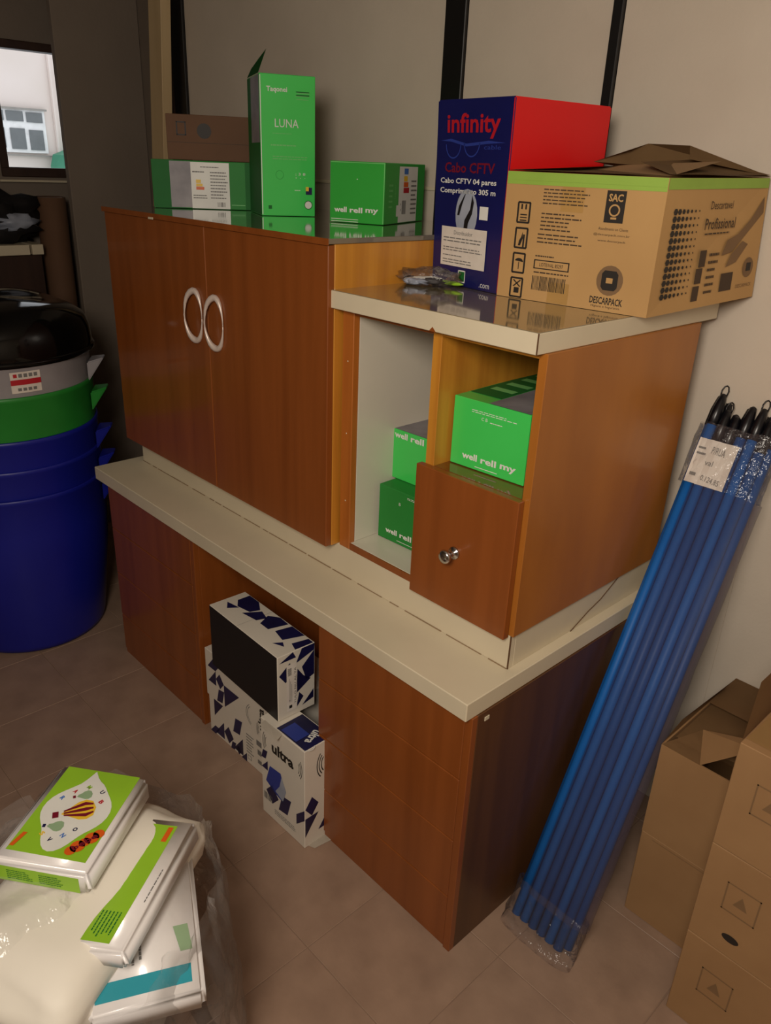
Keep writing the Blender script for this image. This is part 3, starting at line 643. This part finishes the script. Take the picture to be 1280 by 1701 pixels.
# sticker on the grey bin (curved patch)
def patch(name, m, par, a0, a1, z0, z1, r, n=6):
    bm = bmesh.new(); rows = [[bm.verts.new((r*math.cos(a0+(a1-a0)*k/n), r*math.sin(a0+(a1-a0)*k/n), z)) for k in range(n+1)] for z in (z0, z1)]
    for k in range(n): bm.faces.new((rows[0][k], rows[0][k+1], rows[1][k+1], rows[1][k]))
    return obj(name, bm, m, par)
a0 = math.radians(-10); a1 = math.radians(7)
patch('sticker', 'paper', tg, a0, a1, .685, .755, .3275); patch('sticker_band', 'red', tg, a0, a1, .712, .730, .3285)
for k in range(5): patch('sticker_lettering', 'red' if k == 0 else 'greytext', tg, a0+.03+.05*k, a0+.065+.05*k, .737, .749, .3285, 1)
for k in range(4): patch('sticker_lettering', 'greytext', tg, a0+.06+.05*k, a0+.095+.05*k, .692, .702, .3285, 1)

# ================================================================ FAR LEFT CLUTTER
t = thing('side_cupboard', 'dim brown cupboard with pale top edge beneath the window', 'cupboard', (-3.19, -.75, 0))
box('body', 'darkwood', t, (0, 0, 0), (.26, 1.095, 1.34), .003)
box('top_edge', 'formica', t, (0, 0, 1.342), (.275, 1.04, 1.385), .002); box('top_edge', 'formica', t, (0, 1.05, 1.342), (.275, 1.10, 1.385), .002)
t = thing('black_bag', 'crumpled black bag on the cupboard under the window', 'bag', (-3.06, .13, 1.386))
blob('bag_body', 'blackbox', t, .12, .27, .15, (0, 0, .09), 0, .5, 4, 30, 28)
t = thing('paper_sheet', 'crumpled white sheet lying on the black bag', 'paper', (-2.965, .265, 1.44))
blob('sheet', 'silver', t, .03, .085, .035, (0, 0, .035), 0, .7, 8, 30, 18)
t = thing('cardboard_tube', 'brown cardboard tube standing beside the window wall', 'tube', (-3.05, .46, 0))
bm = bmesh.new(); lathe(bm, [(.066, 0), (.066, 1.575), (.060, 1.578), (.060, 0.02)], 32); obj('tube_wall', bm, 'carton_old', t, smooth=True)

# ================================================================ BLUE POLES
def lerp(a, b, s): return a+(b-a)*s
t0 = thing('pole_bundle_sleeve', 'clear plastic sleeve with handwritten paper around the blue poles', 'sleeve', (.11, .25, 0))
base = Vector((.037, .226, .004)); bstep = Vector((.0262, -.0008, 0)); top = Vector((.012, .832, 1.205)); tstep = Vector((.0262, .001, 0))
dirn = (top-base).normalized(); nrm = Vector((0, dirn.z, -dirn.y)).normalized()    # points back and down, behind the front layer
names = ['first', 'second', 'third', 'fourth', 'fifth', 'sixth', 'seventh']
for row in range(2):
    for k in range(7 if row == 0 else 6):
        off = bstep*(k+.5*row) ; to = tstep*(k+.5*row)
        jj = random.uniform(-.018, .018) if k else .03
        p = base+off-nrm*(.023*row); q = top+to-nrm*(.023*row)-dirn*(.0)+dirn*jj
        lift = dirn*((.0 if row == 0 else .010)+(0.0 if k else .06))
        lift = dirn*max(0, (0.004+.0125*abs(dirn.y)-p.z)/dirn.z) + (dirn*.05 if k == 0 and row == 0 else Vector((0, 0, 0)))
        p = p+lift; q = q
        lab = 'blue pole with black cap, %s from the left in the %s row of the bundle' % (names[k], 'front' if row else 'back')
        t = thing('broom_pole', lab, 'pole', p, 0, 'blue poles leaning in a bundle')
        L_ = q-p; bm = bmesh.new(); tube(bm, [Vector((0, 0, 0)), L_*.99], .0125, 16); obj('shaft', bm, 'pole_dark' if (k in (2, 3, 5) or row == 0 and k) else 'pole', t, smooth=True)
        dd = L_.normalized(); bm = bmesh.new()
        tube(bm, [L_*.985-dd*.012, L_*.985-dd*.011, L_*.985+dd*.03, L_*.985+dd*.05, L_*.985+dd*.066, L_*.985+dd*.070], [.0127, .0140, .0135, .0105, .008, .003], 14)
        cap = obj('cap', bm, 'polecap', t, smooth=True)
        if k in (0, 1) or random.random() < .3:
            bm = bmesh.new(); c0 = L_*.985+dd*.064; sd = Vector((1, 0, 0))
            tube(bm, [c0-sd*.007, c0-sd*.0085+dd*.014, c0-sd*.005+dd*.024, c0+dd*.027, c0+sd*.005+dd*.024, c0+sd*.0085+dd*.014, c0+sd*.007], .0018, 6)
            obj('hanging_loop', bm, 'polecap', cap, smooth=True)
def sleeve(name, m, s0, s1, pad, par, amp=.004, n=36, rings=9, flare=0., sh=0., hw=.098):
    bm = bmesh.new(); R_ = []
    for i in range(rings):
        s = s0+(s1-s0)*i/(rings-1); c = base.lerp(top, s)+bstep*(3.25+sh)-nrm*.0115; a, b = hw+pad, .030+pad
        fl = 1+flare*(1-i/(rings-1))
        R_.append([bm.verts.new(c-Vector((.11, .25, 0))+Vector((1, 0, 0))*a*fl*math.copysign(abs(math.cos(x))**.6, math.cos(x))+nrm*b*math.copysign(abs(math.sin(x))**.8, math.sin(x))+Vector((noise.noise(Vector((x*2, s*40, 1))), 0, noise.noise(Vector((x*3, s*50, 7)))))*amp) for x in [2*math.pi*k/n for k in range(n)]])
    for A_, B_ in zip(R_, R_[1:]):
        for k in range(n): bm.faces.new((A_[k], A_[(k+1) % n], B_[(k+1) % n], B_[k]))
    for v in bm.verts: v.co.z = max(v.co.z, .001)
    return obj(name, bm, m, par, smooth=True)
sleeve('sleeve_top', 'sleeve', .885, 1.0, .004, t0, .006)
sleeve('sleeve_middle', 'longsleeve', .055, .885, .002, t0, .002, rings=30, sh=.75, hw=.086)
sleeve('sleeve_bottom', 'sleeve', -.04, .07, .004, t0, .010, flare=.05)
# paper under the film
bm = bmesh.new(); pv = lambda u, s, o_=.0062: base.lerp(top, s)+Vector((1, 0, 0))*u-nrm*(.023+.0125+o_)-Vector((.11, .25, 0))
gr = [[bm.verts.new(pv(.006+.098*i/6, sb+.085*j/3, .006+.002*math.sin(i*2.1+j))) for i in range(7)] for j, sb in enumerate((.885, .885, .885, .885))]
for j in range(3):
    for i in range(6): bm.faces.new((gr[j][i], gr[j][i+1], gr[j+1][i+1], gr[j+1][i]))
pa = obj('paper_note', bm, 'paper', t0)
ff = qface(pv(.006, .885, .0085), pv(.104, .885, .0085), pv(.104, .970, .0085), pv(.006, .970, .0085))
decal('handwriting', 'greytext', pa, ff, text('P/RUA', .58, .78, .34, .16, rot=-.05)+text('val', .45, .50, .20, .12)+text('0.124,85', .62, .14, .48, .14, rot=-.08)+lines(.06, .60, .30, .85, 2)+lines(.08, .1, .25, .3, 1), 1)

# ================================================================ KRAFT CARTONS AT RIGHT
gk = 'plain kraft cartons at the right wall'
t, f = carton('cardboard_box', 'plain kraft carton on the floor right behind the blue poles', 'box', (.222, .447, 0), 0, .205, .40, .272, 'carton_dark', gk)
decal('crease', 'softink', t, f['front'], [R(.03, .262, .19, .2635)])
w_, d_, h_ = .205, .40, .272
t = thing('cardboard_box', 'kraft carton with raised flaps on the floor carton behind the poles', 'box', (.222, .447, .2728), 0, gk)
bm = bmesh.new(); vs = [bm.verts.new(p) for p in ((0,0,0),(w_,0,0),(w_,d_,0),(0,d_,0),(0,0,h_),(w_,0,h_),(w_,d_,h_),(0,d_,h_))]
for q in ((0,3,2,1),(0,1,5,4),(1,2,6,5),(2,3,7,6),(3,0,4,7)): bm.faces.new([vs[i] for i in q])
bmesh.ops.recalc_face_normals(bm, faces=bm.faces); bmesh.ops.solidify(bm, geom=bm.faces[:], thickness=.004); obj('carton', bm, 'carton_dark', t)
flap(t, [(0, 0, h_), (0, .32, h_), (.03, .30, h_+.062), (-.003, .10, h_+.018)], 'carton_dark')
flap(t, [(0, 0, h_), (.095, 0, h_), (w_-.012, .035, h_+.088), (w_-.02, .08, h_+.080), (.05, .10, h_+.02)], 'carton_dark')
flap(t, [(.006, .06, h_-.008), (w_-.006, .09, h_-.008), (w_-.006, .30, h_-.006), (.006, .30, h_-.006)], 'carton_dark')
flap(t, [(0, d_, h_), (w_, d_, h_), (w_-.01, d_-.19, h_+.022), (.01, d_-.19, h_+.022)], 'carton_dark')
zz = 0
for i, lab in enumerate(('kraft carton at the right edge of the picture, lowest of three', 'kraft carton at the right edge of the picture, middle of three', 'kraft carton at the right edge of the picture, topmost with raised flap')):
    h3 = .259
    t, f = carton('cardboard_box', lab, 'box', (.432, .28, zz), 0, .42, .56, h3, 'carton_dark', gk); zz += h3+.001
    decal('printed_frame', 'softink', t, f['front'], frame(.05, .115, .12, .19, .003)+[[(.07, .14), (.10, .14), (.085, .17)]])
    if i == 1: decal('hand_hole', 'ink', t, f['front'], [disc(.085, .05, .018, .010)])
    if i == 2:
        flap(t, [(0, .01, h3), (0, .50, h3), (-.015, .42, h3+.095), (-.015, .08, h3+.095)], 'carton_dark')
        flap(t, [(0.003, .02, h3+.001), (.4, .02, h3+.001), (.4, .20, h3+.03), (.02, .20, h3+.03)], 'carton')

# ================================================================ BAG OF PACKS, FRONT LEFT
def pillow(name, m, par, w_, l_, h_, seed=1, amp=.06, n=22, p=.35):
    bm = bmesh.new(); bmesh.ops.create_uvsphere(bm, u_segments=n*2, v_segments=n, radius=1)
    for v in bm.verts:
        x, y, z = v.co; q = lambda t_, e_: math.copysign(abs(t_)**e_, t_)
        k = 1+amp*noise.noise(Vector((x*2, y*2, z*2+seed)))
        r = math.hypot(x, y); x2, y2 = (x/r, y/r) if r > 1e-6 else (0, 0)
        m_ = max(abs(x2), abs(y2)); f_ = 1/max(m_, .75)
        rr = q(r, .45)
        v.co = (x2*rr*f_*w_/2*.9*k, y2*rr*f_*l_/2*.9*k, z*h_/2*(1+.5*amp*noise.noise(Vector((x*4, y*4, seed)))) + h_/2)
    return obj(name, bm, m, par, smooth=True)
t = thing('wrapped_bundle', 'grey lower bundle at the bottom of the clear bag', 'bundle', (-.26, -.80, .001), rad(-40))
pillow('bundle', 'padgrey', t, .46, .30, .24, 2, .15)
t = thing('wrapped_bundle', 'second grey bundle in the clear bag beneath the white pack', 'bundle', (-.25, -.80, .235), rad(-50))
pillow('bundle', 'padgrey', t, .40, .28, .20, 5, .2)
t = thing('white_pack', 'puffy white wadding pack under the lime green topped pack', 'pack', (-.276, -.748, .445), rad(-60))
pillow('wadding', 'pad', t, .50, .315, .155, 9, .10)
def flatpack(label, loc, rz, w_, l_, h_, rx=0., ry=0., name='printed_pack'):
    t = thing(name, label, 'pack', loc, rz, None); t.rotation_euler = (rx, ry, rz)
    bm = bmesh.new(); bx(bm, -w_/2, -l_/2, 0, w_/2, l_/2, h_, bev=.009, seg=3)
    o = obj('wrapper', bm, 'packwhite', t, smooth=True); o.data.update()
    return t
# top pack with balloon picture
w_, l_, h_ = .182, .236, .052
t = flatpack('lime green and white pack with balloon picture, topmost in the clear bag', (-.346, -.710, .606), rad(37), w_, l_, h_)
ft = (Vector((-w_/2, -l_/2, h_)), Vector((1, 0, 0)), Vector((0, 1, 0)))
decal('green_panel', 'lime', t, ft, [R(.017, .022, w_-.016, l_-.006)])
cld = []
for k in range(40):
    a = 2*math.pi*k/40; r = 1+.09*math.cos(4*a)+.05*math.sin(3*a)+(.30 if k == 11 else .08 if k in (10, 12) else 0)
    cld.append((.090+.058*r*math.cos(a), .122+.080*r*math.sin(a)))
decal('white_cloud', 'white', t, ft, [cld], 2)
# balloon (generic striped hot air balloon), basket to the left
def balloon(cx, cy, s, cols, ang):
    c, sn = math.cos(ang), math.sin(ang)
    def tr(x, y): return (cx+s*(c*x-sn*y), cy+s*(sn*x+c*y))
    env = [(0, -1.3), (.35, -.8), (.85, -.1), (.95, .4), (.7, .85), (0, 1.05), (-.7, .85), (-.95, .4), (-.85, -.1), (-.35, -.8)]
    decal('balloon_picture', cols[0], t, ft, [[tr(*p) for p in env]], 3)
    st = []
    for q in (-.55, 0, .55): st.append([tr(q*.35-.07, -1.1), tr(q*.35+.07, -1.1), tr(q+.16, .35), tr(q*.7+.08, .88), tr(q*.7-.08, .88), tr(q-.16, .35)])
    decal('balloon_picture', cols[1], t, ft, st, 4)
    decal('balloon_picture', cols[2], t, ft, [[tr(x-.28, y-1.85) for x, y in ((0, 0), (.56, 0), (.56, .4), (0, .4))]], 4)
balloon(.098, .128, .026, ('yellow', 'darkred', 'darkred'), math.radians(-62))
balloon(.088, .165, .012, ('sage', 'sage', 'darkred'), math.radians(-62))
balloon(.075, .085, .013, ('sage', 'sage', 'navy'), math.radians(-80))
for i, (px, py, cc) in enumerate(((.065, .17, 'red'), (.115, .178, 'navy'), (.125, .155, 'red'), (.05, .15, 'skyblue'), (.06, .065, 'yellow'), (.08, .055, 'navy'), (.098, .068, 'skyblue'), (.112, .085, 'navy'), (.085, .185, 'lime'))):
    decal('letter_picture', cc, t, ft, text('AUBRSVNOM'[i], px, py, .008, .009, rot=-.5, bold=.04), 3)
decal('logo_patch', 'orange', t, ft, [disc(.128+.0075*i, .040+.011*i, .010+.003*(i % 2), None, 12) for i in range(5)], 3)
decal('logo_lettering', 'darkred', t, ft, text('bebe', .143, .062, .046, .012, rot=.95, bold=.03), 4)
decal('small_banner', 'orange', t, ft, [[(.018, .03), (.026, .03), (.034, .062), (.026, .062)]], 3)
fs_ = (Vector((-w_/2, -l_/2, 0)), Vector((1, 0, 0)), Vector((0, 0, 1)))
decal('side_panel', 'lime', t, fs_, [R(.012, .006, w_-.018, h_-.012)], 1)
decal('side_lettering', 'green_print', t, fs_, lines(.03, .012, .08, .034, 5)+lines(.09, .012, .135, .034, 5), 2)
# pack with teal stripe
w_, l_, h_ = .30, .185, .05
t = flatpack('white pack with teal end stripe at the right side of the clear bag', (-.160, -.680, .478), rad(-26), w_, l_, h_, 0, rad(3))
ft = (Vector((-w_/2, -l_/2, h_)), Vector((1, 0, 0)), Vector((0, 1, 0)))
decal('teal_stripe', 'teal', t, ft, [R(w_-.055, .012, w_-.022, l_-.02)])
decal('teal_picture', 'sage', t, ft, [[(.17, .14), (.22, .15), (.22, .17), (.17, .165)]])
decal('printed_lettering', 'greytext', t, ft, lines(.18, .03, .23, .09, 5))
# pack with long green panel
w_, l_, h_ = .285, .098, .045
t = flatpack('white pack with long lime panel tucked beside the wadding pack', (-.190, -.664, .552), rad(-55), w_, l_, h_, rad(6), 0)
ft = (Vector((-w_/2, -l_/2, h_)), Vector((1, 0, 0)), Vector((0, 1, 0)))
decal('lime_panel', 'lime', t, ft, [R(.02, .01, w_-.012, .066)])
decal('lime_panel_lettering', 'green_print', t, ft, lines(w_-.07, .02, w_-.02, .06, 6), 2)
decal('small_banner', 'orange', t, ft, [R(.025, .050, .06, .060)], 2)
decal('printed_lettering', 'greytext', t, ft, lines(.12, .082, .2, .088, 1))
# the clear bag
t = thing('plastic_bag', 'clear crinkled plastic bag holding the white and green packs', 'bag', (-.25, -.76, 0))
bm = bmesh.new(); RR = []
n = 110; prof = [(0.0, .24), (.012, .275), (.10, .29), (.22, .295), (.34, .29), (.42, .275), (.48, .268), (.54, .262), (.575, .262)]
prof2 = []
for (z0_, r0), (z1_, r1) in zip(prof, prof[1:]):
    for k in range(5): prof2.append((lerp(z0_, z1_, k/5), lerp(r0, r1, k/5)))
prof2.append(prof[-1])
for z_, r_ in prof2:
    row = []
    for k in range(n):
        a = 2*math.pi*k/n; dx, dy = math.cos(a), math.sin(a)
        wv = noise.noise(Vector((dx*3.5, dy*3.5, z_*6)))*.030+noise.noise(Vector((dx*9, dy*9, z_*9)))*.016+abs(noise.noise(Vector((dx*14, dy*14, z_*25))))*.010
        el = 1.0+.10*math.cos(2*(a-math.radians(-50)))
        row.append(bm.verts.new((dx*(r_*el+wv), dy*(r_*el+wv), z_+(noise.noise(Vector((dx*3, dy*3, 5)))*.05*(z_/.575)**2))))
    RR.append(row)
for A_, B_ in zip(RR, RR[1:]):
    for k in range(n): bm.faces.new((A_[k], A_[(k+1) % n], B_[(k+1) % n], B_[k]))
bm.faces.new(RR[0][::-1])
obj('film', bm, 'film', t, smooth=True)

# loose upper fold of the bag lying over the wadding
bm = bmesh.new(); NX, NY = 46, 46; G = []
for j in range(NY+1):
    row = []
    for i in range(NX+1):
        u, v = i/NX, j/NY; x = lerp(-.24, .10, u); y = lerp(-.30, .02, v)
        X, Y = -.25+x, -.76+y
        z = .612-.55*max(0, -(y+.13))**1.25-1.1*max(0, x-.0)**1.3+.018*noise.noise(Vector((X*14, Y*14, 1)))+.010*abs(noise.noise(Vector((X*40, Y*22, 3))))
        row.append(bm.verts.new((x, y, z)))
    G.append(row)
for j in range(NY):
    for i in range(NX): bm.faces.new((G[j][i], G[j][i+1], G[j+1][i+1], G[j+1][i]))
obj('film_fold', bm, 'film', t, smooth=True)
